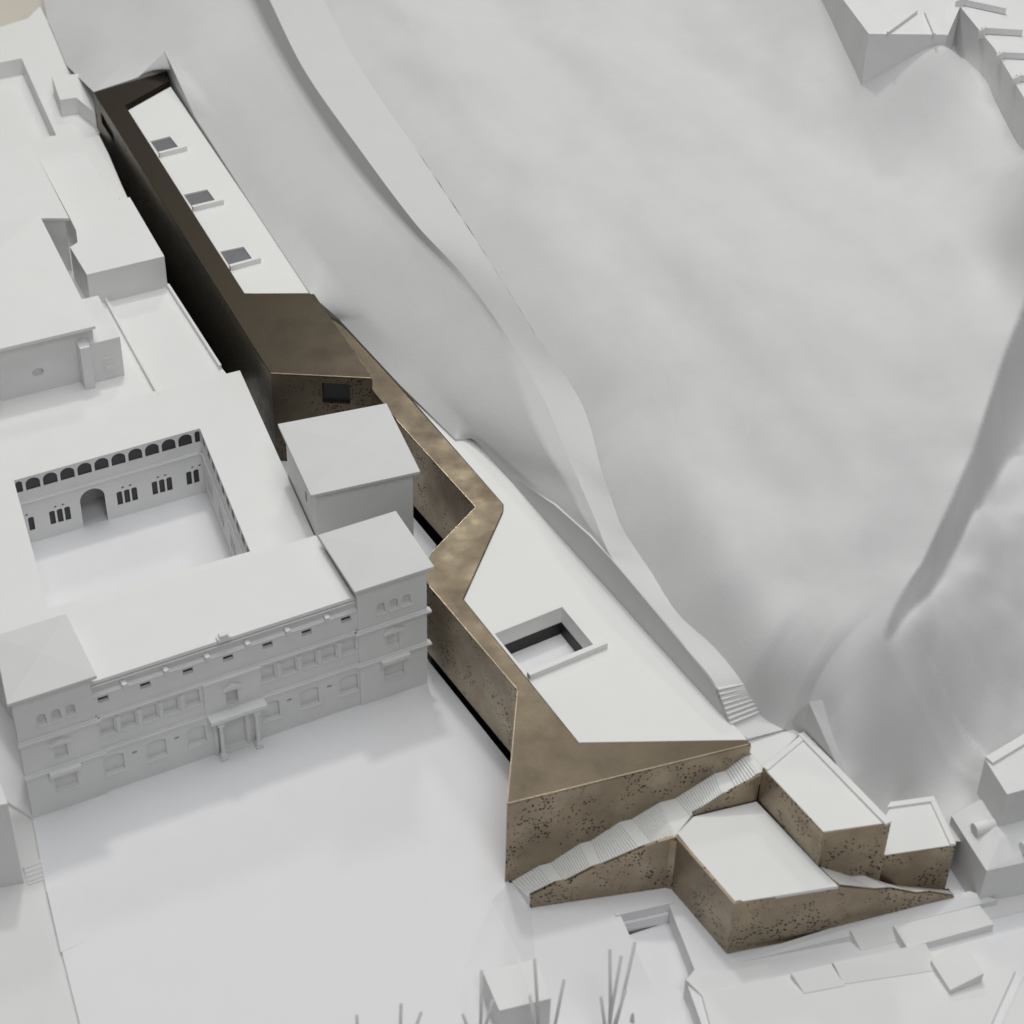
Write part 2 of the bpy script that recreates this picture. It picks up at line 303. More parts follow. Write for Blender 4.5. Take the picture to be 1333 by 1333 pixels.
for i in range(NB+1):
    t = (i/NB)**1.25; q = inner[:, :2]*(1-t)+edge*t; z = tps(q)
    b = np.minimum(1, np.min(np.linalg.norm(q[:, None]-inner[None, ::6, :2], axis=2), axis=1)/4)
    z = inner[:, 2] if i == 0 else z+dz0*np.exp(-np.linalg.norm(q-inner[:, :2], axis=1)/1.6)
    sw = np.minimum(1, scarp(q)/1.2)
    rows.append([(a[0], a[1], zz+b_*bumps(a[0], a[1])+w_*b_*(.55*noise.noise(Vector((a[0]*.33, a[1]*.33, 6.6)))+.2*noise.noise(Vector((a[0]*.8, a[1]*.8, 2.6))))) for a, zz, w_, b_ in zip(q, z, sw, b)])
hill = structure(grid('hill', rows, 'hill'))
ra = []
R0S = list(R0); R0S[5] = (R0[5][0], R0[5][1], 6.8); r0s = lin(R0S, NS); wn = int(NS*1.4)*2+1; pd = np.pad(r0s, ((wn//2, wn//2), (0, 0)), mode='edge')
r0s = np.stack([np.convolve(pd[:, j], np.ones(wn)/wn, 'valid') for j in range(3)], 1); r0s[16*NS:] = r0[16*NS:]; fade = np.clip((np.arange(len(r0))-14*NS)/(2*NS), 0, 1)[:, None]; r0s = r0s*(1-fade)+r0*fade
for i in range(25):
    t = i/24; k = min(1, t*5); L_ = (r0*(1-k)+r0s*k)*(1-t)+r1b*t
    s_ = 4*t*(1-t)
    ra.append([(p[0], p[1], p[2]+s_*bumps(p[0], p[1], .3)) for p in L_])
for i in range(1, 5):
    t = i/4; ra.append([tuple(p) for p in r1b*(1-t)+r1*t])
structure(grid('hillside', ra, 'hill'))
structure(grid('path', [[tuple(p) for p in r1*(1-t)+r2*t] for t in np.linspace(0, 1, 7)], 'bank'))
# cut faces where the slope meets the decks
wall_pts = [tuple(p) for p in R0]
def strip(name, pts, zb, mat, th=.12):
    v = []; f = []
    for p in pts: v += [(p[0], p[1], zb), tuple(p), (p[0]+th*.7, p[1]+th*.7, p[2]), (p[0]+th*.7, p[1]+th*.7, zb)]
    for i in range(len(pts)-1):
        a = 4*i; b = a+4; f += [(a, b, b+1, a+1), (a+1, b+1, b+2, a+2), (a+2, b+2, b+3, a+3)]
    return link(name, v, f, mat)
tag(strip('retaining_wall', wall_pts[11:21], 0, 'hill'), 'long white retaining wall holding up the path beside the wide deck', 'wall')
tag(strip('retaining_wall', wall_pts[3:12], 0, 'hill'), 'pale pointed cut in the slope behind the far bronze corner', 'wall')
tag(solid('retaining_wall', [(13.802, -21.33), (14.531, -21.839), (16.149, -24.299)] + [(16.96, -22.887)] + [(15.922, -21.142)], 3, [5.3, 7.6, 5.2, 4.9, 7.2], 'hill', None, 0), 'small pointed cut in the slope behind the upper bronze block', 'wall')

# steps on the path
st = thing('path_stairs', (R0[20][0], R0[20][1], R0[20][2]), 'short flight of white steps at the lower end of the hill path', 'stairs')
a0, a1, b0, b1 = (np.array(R0[19]), np.array(R0[20]), np.array(R2[19]), np.array(R2[20]))
for k in range(8):
    t0, t1 = k/8, (k+1)/8
    q = [a0*(1-t0)+a1*t0, a0*(1-t1)+a1*t1, b0*(1-t1)+b1*t1, b0*(1-t0)+b1*t0]
    zt = a0[2]*(1-t0)+a1[2]*t0 + .06
    solid('step', [tuple(p[:2]) for p in q], zt-.35, zt, 'path', st, .01)

# ------------------------------------------------------------------ palace
PF = Frame((-23.43, -23.98), (.8855, .4647))
pal = thing('palace', PF.p(10.8, 0, 0), 'white palace with two corner towers, long windowed front and a square courtyard', 'building')
m_ = .1                                      # the middle of the front stands a little behind the towers
WS = []                                      # windows: kind, a0, a1, z0, z1, rise, sill
gf = [(3.95, 4.98), (6.15, 7.2), (8.33, 9.3)]; f1 = [(4.0, 4.75), (5.1, 5.85), (6.2, 6.95), (7.3, 8.05), (8.45, 9.2)]
mir = lambda a: (21.66-a[1], 21.66-a[0])
mid = 10.83
gfw = gf+[mir(a) for a in gf]; f1w = f1+[mir(a) for a in f1]
att = [4.4, 6.55, 8.75, 10.85, 12.95, 15.05, 17.2]
ov = [5.55, 7.78, mid*2-7.78, mid*2-5.55]
holes = [arch2(a, b, 1.22, 2.5, .22) for a, b in gfw]+[arch2(a, b, 4.08, 5.12, .16) for a, b in f1w]
holes += [rect2(a-.27, a+.27, 6.33, 6.7) for a in att]
holes += [[(a+.15*math.cos(k*math.pi/5), 2.14+.09*math.sin(k*math.pi/5)) for k in range(10)] for a in ov]
holes += [rect2(10.2, 11.42, .14, 2.4), rect2(10.5, 11.14, 3.35, 4.5)]
PF.panel('front_wall', rect2(3.84, 17.8, 0, 6.95), holes, m_, m_+.24, 'facade', pal)
PF.box('core', 3.84, 17.8, m_+.242, 5.1, 0, 6.94, 'facade', pal, 0)
def window(F, a0, a1, z0, z1, t, mat='facade', rise=0, sill=True, parent=None, wall=.24):
    p = F.panel('window', arch2(a0-.03, a1+.03, z0-.03, z1+.03, rise) if rise else rect2(a0-.03, a1+.03, z0-.03, z1+.03), [], t+wall-.02, t+wall+.02, mat, parent)
    if sill: F.box('sill', a0-.05, a1+.06, t-.11, t+.1, z0-.08, z0+.005, 'facade', p, .01)
    return p
for a, b in gfw: window(PF, a, b, 1.22, 2.5, m_, 'facade', .22, True, pal)
for a, b in f1w: window(PF, a, b, 4.08, 5.12, m_, 'facade', .16, True, pal)
for a in att: window(PF, a-.27, a+.27, 6.33, 6.7, m_, 'pane', 0, False, pal)
for a in ov: window(PF, a-.15, a+.15, 2.05, 2.23, m_, 'pane', 0, False, pal)
window(PF, 10.5, 11.14, 3.35, 4.5, m_, 'facade', 0, False, pal)
PF.box('door', 10.17, 11.45, m_+.22, m_+.26, .1, 2.43, 'facade', pal, 0)
for c in (4.93, 6.03, 7.13, 8.25):
    for x in (c, 2*mid-c):
        pl_ = PF.box('pilaster', x-.09, x+.09, m_-.09, m_+.01, 4.02, 4.95, 'facade', pal, .01)
        PF.box('capital', x-.13, x+.13, m_-.14, m_+.01, 4.88, 5.06, 'facade', pl_, .01)
for nm, z0, z1, t0, t1 in (('string_course', 5.33, 5.46, -.16, .12), ('string_course', 5.46, 5.52, -.07, .12), ('string_course', 3.0, 3.14, -.18, .12), ('string_course', 3.14, 3.2, -.08, .12),
                           ('cornice', 6.9, 6.98, -.1, .2), ('cornice', 6.98, 7.03, -.04, .2)):
    PF.box(nm, 3.86, 17.78, m_+t0, m_+t1, z0, z1, 'facade', pal, .012)
PF.box('attic_wall', 3.85, 17.79, .26, .7, 6.94, 7.7, 'facade', pal, 0)
PF.box('gutter', 3.87, 17.77, .13, .4, 7.42, 7.5, 'facade', pal, .012)
PF.box('cornice', 3.87, 17.77, .17, .4, 7.6, 7.68, 'facade', pal, .012)
solid('front_roof', PF.rect(3.85, 17.75, .2, 5.2), [7.68, 7.68, 7.55, 7.55], [7.78, 7.78, 7.9, 7.9], 'white', pal, .012)
PF.box('rear_wall', 3.85, 17.78, 4.6, 5.12, 6.9, 7.6, 'facade', pal, 0)
for k in range(6):
    x = 5.5+k*2.13
    b_ = PF.box('bracket', x-.09, x+.09, m_-.17, m_+.2, 6.88, 7.14, 'facade', pal, .012)
    PF.box('bracket_cap', x-.13, x+.13, m_-.2, m_+.24, 7.14, 7.24, 'facade', b_, .02)
cs = PF.box('crest', 10.4, 11.1, .05, .4, 7.72, 7.98, 'facade', pal, .02); PF.box('crest_top', 10.52, 10.98, .07, .38, 7.98, 8.17, 'facade', cs, .03)
# middle bay, balcony and doorway
PF.panel('bay', rect2(9.38, 12.4, 3.12, 5.34), [rect2(10.5, 11.14, 3.36, 4.5)], -.03, m_+.005, 'facade', pal)
PF.box('bay_cornice', 9.34, 12.44, -.16, .06, 5.28, 5.43, 'facade', pal, .015)
PF.panel('pediment', [(10.32, 4.55), (11.36, 4.55), (11.36, 4.62), (10.84, 4.9), (10.32, 4.62)], [], -.22, .0, 'facade', pal)
bal = PF.box('balcony', 9.42, 12.46, -.6, .1, 2.86, 3.12, 'facade', pal, .02)
for x in (9.98, 11.9):
    c_ = lathe('column', PF, x, -.38, [(.13, .38), (.13, .45), (.105, .5), (.095, 2.35), (.1, 2.5)], 'facade', pal)
    PF.box('plinth', x-.18, x+.18, -.56, -.2, .0, .22, 'facade', c_, .015); PF.box('plinth_block', x-.15, x+.15, -.53, -.23, .22, .4, 'facade', c_, .015)
    PF.box('capital', x-.17, x+.17, -.55, -.2, 2.5, 2.66, 'facade', c_, .02); PF.box('entablature', x-.2, x+.2, -.5, .1, 2.66, 2.86, 'facade', c_, .012)
for x in (9.78, 12.1): PF.box('door_pilaster', x-.1, x+.1, -.02, m_+.01, .02, 2.8, 'facade', pal, .01)
PF.box('door_frame', 9.98, 10.18, .0, m_+.01, .0, 2.6, 'facade', pal, .01); PF.box('door_frame', 11.44, 11.64, .0, m_+.01, .0, 2.6, 'facade', pal, .01)
PF.box('door_step', 10.1, 11.5, -.12, m_+.1, .0, .13, 'facade', pal, .01)
# corner towers
def tower(a0):
    a1 = a0+3.85; c = (a0+a1)/2
    tw = [(c-.88+k*.72, c-.88+k*.72+.46) for k in range(3)]
    h = [arch2(a, b, 6.28, 6.98, .2) for a, b in tw]+[rect2(c-.34, c+.34, 3.62, 4.66), rect2(c-.58, c+.58, 1.35, 2.55)]
    PF.panel('tower_wall', rect2(a0, a1, 0, 8.42), h, 0, .24, 'facade', pal)
    k = .95 if a0 < 1 else 0
    solid('tower_core', [PF.xy(a0+.06*k, .242), PF.xy(a1, .242), PF.xy(a1, 4.1), PF.xy(a0+k, 4.1)], 0, 8.42, 'facade', pal, 0)
    for a, b in tw: window(PF, a, b, 6.28, 6.98, 0, 'facade', .2, True, pal)
    w_ = window(PF, c-.34, c+.34, 3.62, 4.66, 0, 'facade', 0, False, pal)
    PF.panel('pediment', [(c-.56, 4.7), (c+.56, 4.7), (c+.56, 4.78), (c, 4.98), (c-.56, 4.78)], [], -.2, .005, 'facade', w_)
    w_ = window(PF, c-.58, c+.58, 1.35, 2.55, 0, 'facade', 0, True, pal)
    PF.box('balcony', c-.8, c+.8, -.42, .01, 2.78, 3.06, 'facade', w_, .02)
    PF.box('jamb', c-.82, c-.6, -.16, .005, 2.3, 2.78, 'facade', w_, .012); PF.box('jamb', c+.6, c+.82, -.16, .005, 2.3, 2.78, 'facade', w_, .012)
    for z0, z1, t0 in ((5.32, 5.46, -.2), (5.46, 5.52, -.11), (2.98, 3.1, -.2), (3.1, 3.16, -.11)):
        o = solid('string_course', PF.rect(a0+(t0 if a0 > 1 else t0*.4), a1-t0, t0, .15), z0, z1, 'facade', pal, .012)
    hip_roof('tower_roof', ([PF.xy(a0-.22, -.28), PF.xy(a1+.3, -.28), PF.xy(a1+.3, 4.42), PF.xy(a0+.5, 4.42)] if a0 < 1 else PF.rect(a0-.22, a1+.3, -.28, 4.42)), 8.42, 8.6, .32, 'tower_roof', pal)
tower(0.02); tower(17.8)
# courtyard ring
court = [(-27.541, -4.002), (-17.898, 0.952), (-13.919, -9.258), (-23.842, -14.009)]
outer = [PF.xy(1.3, 4.9), PF.xy(18.45, 4.9), PF.xy(20.5, 23.55), PF.xy(6.3, 24.3), PF.xy(-1.2, 24.6)]
CF = Frame(court[0], (court[1][0]-court[0][0], court[1][1]-court[0][1])); CE = Frame(court[1], (court[2][0]-court[1][0], court[2][1]-court[1][1]))
hole = [CF.xy(-.1, 2.2), CF.xy(CF.len+.3, 2.2), CE.xy(CE.len+.1, .3), court[3]]
slab('wing', [outer, hole], 0, 4.8, 'facade', pal)
slab('wing_roof', [outer, court], 4.8, 4.9, 'white', pal)
n_a = 11; sp = CF.len/n_a; hs = []; L_ = CF.len
for k in range(n_a+1):
    a = -.4+k*sp*1.005; a_, b_ = max(a, .03), min(a+.82, L_-.03)
    if b_-a_ > .1: hs.append(arch2(a_, b_, 3.92, 4.74, min(.36, (b_-a_)*.48), 10))
grp = [-.48, 1.62, 5.58, 7.68, 9.76]; hw = []
for g in grp:
    for j in range(3):
        a_, b_ = g+j*.44, g+j*.44+.33
        if a_ < .05 or b_ > L_-.03: continue
        hw.append((a_, b_))
hs += [arch2(a, b, .98, 1.98, .08, 6) for a, b in hw]
for g in grp:
    for j in (0, 1):
        a_ = g+.29+j*.44
        if .1 < a_ < L_-.2: hs.append([(a_, 2.2), (a_+.12, 2.13), (a_+.24, 2.2), (a_+.12, 2.29)])
hs.append(arch2(3.45, 4.9, .12, 2.75, .72, 14))
cw = CF.panel('courtyard_wall', rect2(.002, L_-.002, 0, 4.79), hs, 0, .07, 'facade', pal)
CF.box('courtyard_ledge', 0, L_, -.13, .0, 3.1, 3.2, 'facade', cw, .012); CF.box('courtyard_ledge', 0, L_, -.06, .0, 3.2, 3.27, 'facade', cw, .01)
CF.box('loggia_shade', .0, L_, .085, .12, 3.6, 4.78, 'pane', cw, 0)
for g in grp:
    a_, b_ = max(g-.1, .0), min(g+1.18, L_)
    CF.panel('window_glass', arch2(a_, b_, .85, 2.4, .4, 8), [], .085, .12, 'pane', cw)  # dark sheet paints the unlit inside behind the window openings
CF.box('gate_recess', 3.0, 5.3, 2.1, 2.16, .0, 2.9, 'facade', cw, 0)
he = []; le = CE.len
for k in range(10): he.append(arch2(.35+k*1.08, .35+k*1.08+.76, 4.02, 4.72, .3, 8))
for k in range(4):
    for j in range(3): he.append(arch2(.8+k*2.6+j*.4, .8+k*2.6+j*.4+.26, .98, 1.98, .08, 6))
ce = CE.panel('courtyard_wall', rect2(.002, le-.002, 0, 4.79), he, 0, .07, 'facade', pal)
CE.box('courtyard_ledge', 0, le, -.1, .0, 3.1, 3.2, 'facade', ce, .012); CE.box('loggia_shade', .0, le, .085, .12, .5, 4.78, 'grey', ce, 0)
slab('courtyard_floor', [hole], 0, .1, 'plaza', pal)
# belfry tower behind the front, right of the courtyard
tq = [(-10.588, -8.603), (-4.947, -6.421), (-7.098, -0.703), (-12.898, -2.758)]
bt = thing('tower', (tq[0][0], tq[0][1], 0), 'plain square white tower with a low hipped roof beside the courtyard', 'tower')
solid('wall', inset(tq, .45), 0, 8.26, 'facade', bt, .012); hip_roof('roof', tq, 8.24, 8.4, .38, 'tower_roof', bt)
TF = Frame(inset(tq, .45)[3], (inset(tq, .45)[0][0]-inset(tq, .45)[3][0], inset(tq, .45)[0][1]-inset(tq, .45)[3][1]))
TF.box('window', 3.6, 3.85, -.012, .03, 6.1, 6.7, 'grey', bt, 0)

# ------------------------------------------------------------------ bronze wing
bw = thing('museum_wing', (-4, -8, 0), 'long bent bronze museum wing with white decks climbing along the foot of the hill', 'building')
RB = [(-11.458, 10.873), (-10.565, 10.37), (-0.491, -5.914), (-0.479, -6.481), (-2.401, -13.448), (3.496, -23.229), (11.681, -22.765), (11.853, -22.984), (0.124, -27.177), (0.495, -19.781), (-4.664, -11.797), (-4.187, -9.94), (-1.983, -6.226), (-6.714, 1.104), (-8.562, 4.269)]
solid('roof_band', RB, 5.7, 5.8, 'bronze', bw, .03)
rbi = [list(p) for p in RB]
solid('wall', RB[:6]+RB[9:], .75, 5.695, 'pitted', bw, 0)
solid('plinth', [(-10.565, 10.37), (-0.491, -5.914), (-0.479, -6.481), (-2.401, -13.448), (3.496, -23.229), (11.195, -22.807), (1.195, -26.381), (0.932, -19.765), (-4.178, -11.895), (-3.781, -9.924), (-1.567, -6.209), (-6.344, 1.12), (-8.031, 4.292)], -2.2, .76, 'dark', bw, 0)
solid('wall', RB[5:10], -.9, 5.695, 'pitted', bw, 0)
DB = [(-2.385, -13.292), (3.521, -23.066), (11.687, -22.603), (-2.333, -0.278), (-3.279, -0.419), (-6.661, 4.397), (-5.978, 3.248), (-0.47, -5.774), (-0.459, -6.31)]
sky = [(-0.717, -15.768), (2.712, -13.671), (4.434, -16.602), (1.037, -18.692)]
slab('deck', [DB, sky], 1.0, 5.65, 'deck', bw)
# open light court in the deck
SF = Frame(sky[0], (sky[1][0]-sky[0][0], sky[1][1]-sky[0][1])); SG = Frame(sky[1], (sky[2][0]-sky[1][0], sky[2][1]-sky[1][1])); SH = Frame(sky[3], (sky[2][0]-sky[3][0], sky[2][1]-sky[3][1]))
lc = slab('light_court_floor', [[SF.xy(-.2, .3), SF.xy(SF.len+.3, .3), SG.xy(SG.len+.3, .3), SH.xy(-.2, -.3)]], 3.6, 3.72, 'plaza', bw)
SF.box('light_court_glazing', .0, SF.len, -.03, -.005, 3.7, 4.55, 'dark', lc, 0); SG.box('light_court_glazing', .03, SG.len, -.03, -.005, 3.7, 4.55, 'dark', lc, 0)
SH.box('court_curb', -.1, SH.len+.5, -.3, .0, 5.5, 6.02, 'deck', bw, .012)
for q in ([(0.495, -19.781), (0.124, -27.177)], [(-6.714, 1.104), (-1.983, -6.226)], [(-1.983, -6.226), (-4.187, -9.94)], [(-4.231, -12.48), (0.495, -19.781)], [(0.124, -27.177), (11.777, -23.007)]):
    f_ = Frame(q[0], (q[1][0]-q[0][0], q[1][1]-q[0][1])); f_.box('edge_trim', .03, f_.len-.03, -.012, .035, 5.74, 5.812, 'trim', bw, .01)  # added bright strips paint the highlight along the edges
# upper stretch
RA = [(-29.229, 34.554), (-14.094, 4.051), (-8.248, 3.833), (-12.252, 11.89), (-16.451, 11.782), (-26.841, 32.966), (-24.336, 36.285), (-24.678, 37.616)]
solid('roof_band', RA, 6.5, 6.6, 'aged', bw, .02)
AF = Frame(RA[0], (RA[1][0]-RA[0][0], RA[1][1]-RA[0][1])); BF = Frame(RA[1], (RA[2][0]-RA[1][0], RA[2][1]-RA[1][1]))
core = [AF.xy(.0, .3), AF.xy(AF.len-.3, .3), BF.xy(.3, .3), BF.xy(BF.len, .3), RA[3], RA[4], RA[5], RA[6], RA[7]]
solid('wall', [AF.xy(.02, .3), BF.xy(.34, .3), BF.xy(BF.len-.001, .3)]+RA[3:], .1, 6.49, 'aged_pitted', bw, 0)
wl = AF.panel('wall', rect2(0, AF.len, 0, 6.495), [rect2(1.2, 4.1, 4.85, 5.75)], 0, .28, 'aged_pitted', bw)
AF.box('window', 1.1, 4.2, .2, .27, 4.7, 5.9, 'dark', wl, 0)
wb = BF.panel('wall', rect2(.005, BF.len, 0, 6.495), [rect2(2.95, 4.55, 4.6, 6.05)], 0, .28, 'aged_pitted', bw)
BF.box('window', 2.9, 4.6, .2, .27, 4.5, 6.1, 'dark', wb, 0)
BF.box('edge_trim', .03, BF.len-.03, -.012, .03, 6.55, 6.612, 'trim', bw, .01)  # added strip, painted edge highlight
DA = [(-26.627, 32.615), (-16.467, 12.02), (-12.522, 12.236), (-24.191, 35.865)]
skl = [[(-24.579, 28.827), (-23.375, 29.508), (-22.352, 27.751), (-23.642, 27.032)], [(-21.542, 22.569), (-20.128, 23.262), (-19.21, 21.572), (-20.658, 20.846)], [(-18.466, 16.346), (-17.083, 16.951), (-16.187, 15.253), (-17.564, 14.497)]]
slab('deck', [DA]+skl, 5.6, 6.4, 'deck', bw)
solid('deck_slot', [(-27.067, 33.29), (-16.495, 12.058), (-12.522, 12.236), (-24.405, 36.471)], 1, 5.75, 'dark', bw, 0)  # dark filler paints the shadow gap at the end of the deck
for q in skl:
    f_ = Frame(q[3], (q[2][0]-q[3][0], q[2][1]-q[3][1]))
    c_ = f_.box('skylight_curb', -.1, f_.len+.35, -.16, .06, 6.3, 6.75, 'deck', bw, .012)
    solid('skylight_pane', inset(q, -.15), 5.76, 6.27, 'grey', bw, 0)

# ------------------------------------------------------------------ bronze terraces at the foot of the stairs
tb = thing('terrace_block', (12, -28, -.7), 'lower bronze block with a flat white terrace roof at the foot of the hill', 'building')
TT = [(8.266, -26.425), (10.731, -30.588), (15.827, -29.405), (14.992, -28.264), (12.284, -24.235), (9.112, -25.318)]
WB = [(1.379, -28.163), (8.221, -26.668), (10.784, -30.601)] + [(21.879, -27.625)]
solid('roof', inset(TT, .06), 2.9, 3.1, 'deck', tb, .01)
# walls: stair-side wedge, long side and stepped end
def wall_prof(name, F, prof, z0, t0, t1, mat, parent):
    return F.panel(name, [(prof[0][0], z0), (prof[-1][0], z0)]+[p for p in prof[::-1]], [], t0, t1, mat, parent)
F1 = Frame(WB[0], (WB[1][0]-WB[0][0], WB[1][1]-WB[0][1])); F2 = Frame(WB[1], (WB[2][0]-WB[1][0], WB[2][1]-WB[1][1])); F3 = Frame(WB[2], (WB[3][0]-WB[2][0], WB[3][1]-WB[2][1]))
def onplane(F, pts, z): return pts
P1 = [(-0.024, 0.24), (1.235, 0.901), (1.794, 0.932), (3.044, 1.673), (3.553, 1.79), (5.549, 2.698), (6.152, 2.875), (6.984, 3.358)]
P3 = [(-0.061, 3.137), (5.275, 2.866), (7.209, 2.033), (7.988, 1.904), (9.45, 1.108), (10.172, 0.995), (11.397, 0.361)]
wall_prof('wall', F1, [(0, P1[0][1])]+P1[1:-1]+[(F1.len+.14, 3.12)], -.7, 0, .15, 'pitted', tb)
F2.panel('wall', rect2(.001, F2.len, -.7, 3.12), [], 0, .15, 'pitted', tb)
wall_prof('wall', F3, [(0, 3.12)]+[(p[0], min(p[1], 3.12)) for p in P3[1:-1]]+[(F3.len, .33)], -.7, 0, .15, 'pitted', tb)
# fill under the terrace so it is a solid body
solid('core', [F1.xy(F1.len*.92, .16), F2.xy(.3, .16), F2.xy(F2.len-.16, .16), F3.xy(5.3, .16), TT[3], TT[4], TT[5]], -.7, 2.9, 'pitted', tb, 0)
ub = thing('upper_block', (15, -27, -.7), 'tall narrow bronze block with a rimmed white roof beside the stair head', 'building')
UT = [(12.341, -24.236), (14.909, -28.196), (18.143, -27.483), (14.506, -21.916)]
solid('wall', UT, -.7, 5.44, 'pitted', ub, .015); solid('roof', inset(UT, .09), 5.3, 5.47, 'deck', ub, .01)
UF = [Frame(UT[i], (UT[(i+1) % 4][0]-UT[i][0], UT[(i+1) % 4][1]-UT[i][1])) for i in range(4)]
UF[2].box('parapet', .0, UF[2].len, .0, .35, 5.46, 5.62, 'deck', ub, .012); UF[3].box('parapet', .35, UF[3].len-.01, .0, .3, 5.46, 5.56, 'deck', ub, .012)
rb = thing('end_block', (20, -26, -.7), 'lowest bronze block with a square white roof next to the end house', 'building')
ET = [(18.252, -24.017), (21.084, -23.352), (21.771, -26.337), (18.388, -27.136)]
ET = [ET[1], (ET[0][0]-.3, ET[0][1]), (ET[3][0]-.3, ET[3][1]), ET[2]]
solid('wall', ET, -.7, 2.59, 'pitted', rb, .015); solid('roof', inset(ET, .09), 2.4, 2.62, 'deck', rb, .01)
EF = [Frame(ET[i], (ET[(i+1) % 4][0]-ET[i][0], ET[(i+1) % 4][1]-ET[i][1])) for i in range(4)]
EF[0].box('parapet', .0, EF[0].len, .0, .3, 2.61, 2.78, 'deck', rb, .012); EF[3].box('parapet', .0, EF[3].len-.3, .0, .28, 2.61, 2.78, 'deck', rb, .012)

# great stair along the prow
stair = thing('staircase', (3, -27, 0), 'long white staircase climbing along the speckled bronze prow', 'stairs')
PRF = Frame([(-0.014, -27.216)][0], (11.831, 4.256))
KL = [(.5, -.1), (1.96, .6), (2.5, .6), (4.02, 1.5), (4.56, 1.5), (6.03, 2.38), (6.67, 2.38), (8.03, 3.08), (8.89, 3.1), (10.89, 4.25), (11.43, 4.25), (12.36, 4.95), (12.8, 4.97)]
F4 = Frame(TT[5], ([(12.284, -24.235)][0][0]-TT[5][0], [(12.284, -24.235)][0][1]-TT[5][1]))
KR = [F1.xy(0, .05), F1.xy(1.25, .05), F1.xy(1.8, .05), F1.xy(3.05, .05), F1.xy(3.55, .05), F1.xy(5.5, .05), F1.xy(6.1, .05), F1.xy(F1.len, .05), F4.xy(-.1, 0), F4.xy(1.5, .05), F4.xy(2.2, .05), (UT[0][0]-.15, UT[0][1]+.12), (UT[0][0]+.6, UT[0][1]+.35)]
cnt = [10, 0, 13, 0, 14, 0, 12, 0, 16, 0, 8, 0]
for i in range(12):
    l0, l1 = PRF.xy(KL[i][0], -.01), PRF.xy(KL[i+1][0], -.01); q0, q1 = KR[i], KR[i+1]; z0, z1 = KL[i][1], KL[i+1][1]
    n = max(cnt[i], 1)
    for k in range(n):
        a, b = k/n, (k+1)/n
        m = lambda p, q, t: (p[0]*(1-t)+q[0]*t, p[1]*(1-t)+q[1]*t)
        zt = z0+(z1-z0)*b if cnt[i] else z1
        solid('step' if cnt[i] else 'landing', [m(l0, l1, a), m(q0, q1, a), m(q0, q1, b), m(l0, l1, b)], max(zt-.9, -.9), zt, 'deck', stair, .012)
# upper stair wall (bronze wedge beside the terrace)
UP = [(-0.077, 3.652), (1.114, 4.236), (2.153, 4.702), (3.37, 5.495)]
wall_prof('stair_wall', F4, [(0, 3.25), (1.1, 3.95), (2.13, 4.4), (F4.len, 4.9)], 2.9, 0, .12, 'pitted', tb)
solid('landing', [(11.606, -22.163), (12.52, -20.338), (13.703, -21.275), (14.586, -21.55), (12.465, -23.83), (11.83, -22.759)], 4.3, [5.2, 5.45, 5.3, 5.3, 5.0, 4.98], 'deck', stair, .01)
# side ramp down to the lane
ramp_ = thing('ramp_stairs', (19, -28, -.7), 'white stepped ramp running down between the two lower bronze blocks', 'stairs')
RLo = [F3.xy(p[0], .08) for p in P3[1:-1]]+[F3.xy(F3.len, .08)]
RZ = [min(3.1, P3[1][1])]+[p[1]-.02 for p in P3[2:-1]]+[.34]
UA = [(0.146, 2.981), (1.814, 1.887), (2.441, 1.814), (3.686, 0.937)]; UB = [(0.949, 0.107), (3.645, -0.835)]
uf, ue = Frame(UT[1], (UT[2][0]-UT[1][0], UT[2][1]-UT[1][1])), Frame(ET[2], (ET[3][0]-ET[2][0], ET[3][1]-ET[2][1]))
RUp = [(*uf.xy(a, .02), z) for a, z in UA]+[(*ue.xy(a+.3, .02), z) for a, z in UB]
for i in range(5):
    q = [RLo[i], RLo[i+1], RUp[i+1][:2], RUp[i][:2]]
    solid('flight' if i % 2 == 0 else 'landing', q, -.7, [RZ[i], RZ[i+1], RUp[i+1][2], RUp[i][2]], 'deck', ramp_, .008)

structure(solid('lane_slope', [(10.728, -30.993), (16.536, -28.997)] + [(21.817, -27.534), (22.68, -27.225), (24.047, -27.554)] + [(16.842, -29.626)] + [(11.192, -31.125)], -1.5, [-.69, -.2, .31, .31, .1, -.3, -.69], 'plaza', bev=0))
# ------------------------------------------------------------------ upper ground behind the palace, church, side buildings
structure(slab('upper_terrace', [[(-40.786, -5.124), (-21.199, 2.403), (-16.969, 6.323), (-17.471, 7.115), (-21.739, 15.347), (-25.483, 24.372), (-26.286, 26.342), (-27.731, 30.037), (-28.718, 32.319), (-29.534, 31.887), (-49.8, 27.541)]], 0, 4.6, 'white'))
ch = thing('church', (-33, 8, 4.6), 'big white church block with a deep eave, round window and side buttress', 'church')
CQ = [(-35.033, 0.267), (-24.172, 5.42), (-29.459, 16.688), (-40.083, 11.966)]
ChF = Frame(CQ[0], (CQ[1][0]-CQ[0][0], CQ[1][1]-CQ[0][1])); cl = ChF.len
ow = [(cl-3.55+.34*math.cos(k*math.pi/8), 6.0+.3*math.sin(k*math.pi/8)) for k in range(16)]
ChF.panel('wall', rect2(0, cl-.1, 4.6, 8.38), [ow], .45, .71, 'facade', ch)
ChF.panel('round_window', [(cl-3.55+.4*math.cos(k*math.pi/8), 6.0+.36*math.sin(k*math.pi/8)) for k in range(16)], [], .69, .73, 'facade', ch)
ChF.box('core', 0, cl-.2, .74, 7.5, 4.6, 8.38, 'facade', ch, 0)
hip_roof('roof', CQ, 8.4, 8.6, .7, 'white', ch)
ChF.box('buttress', cl-1.15, cl-.55, -.45, .45, 4.6, 7.6, 'facade', ch, .015)
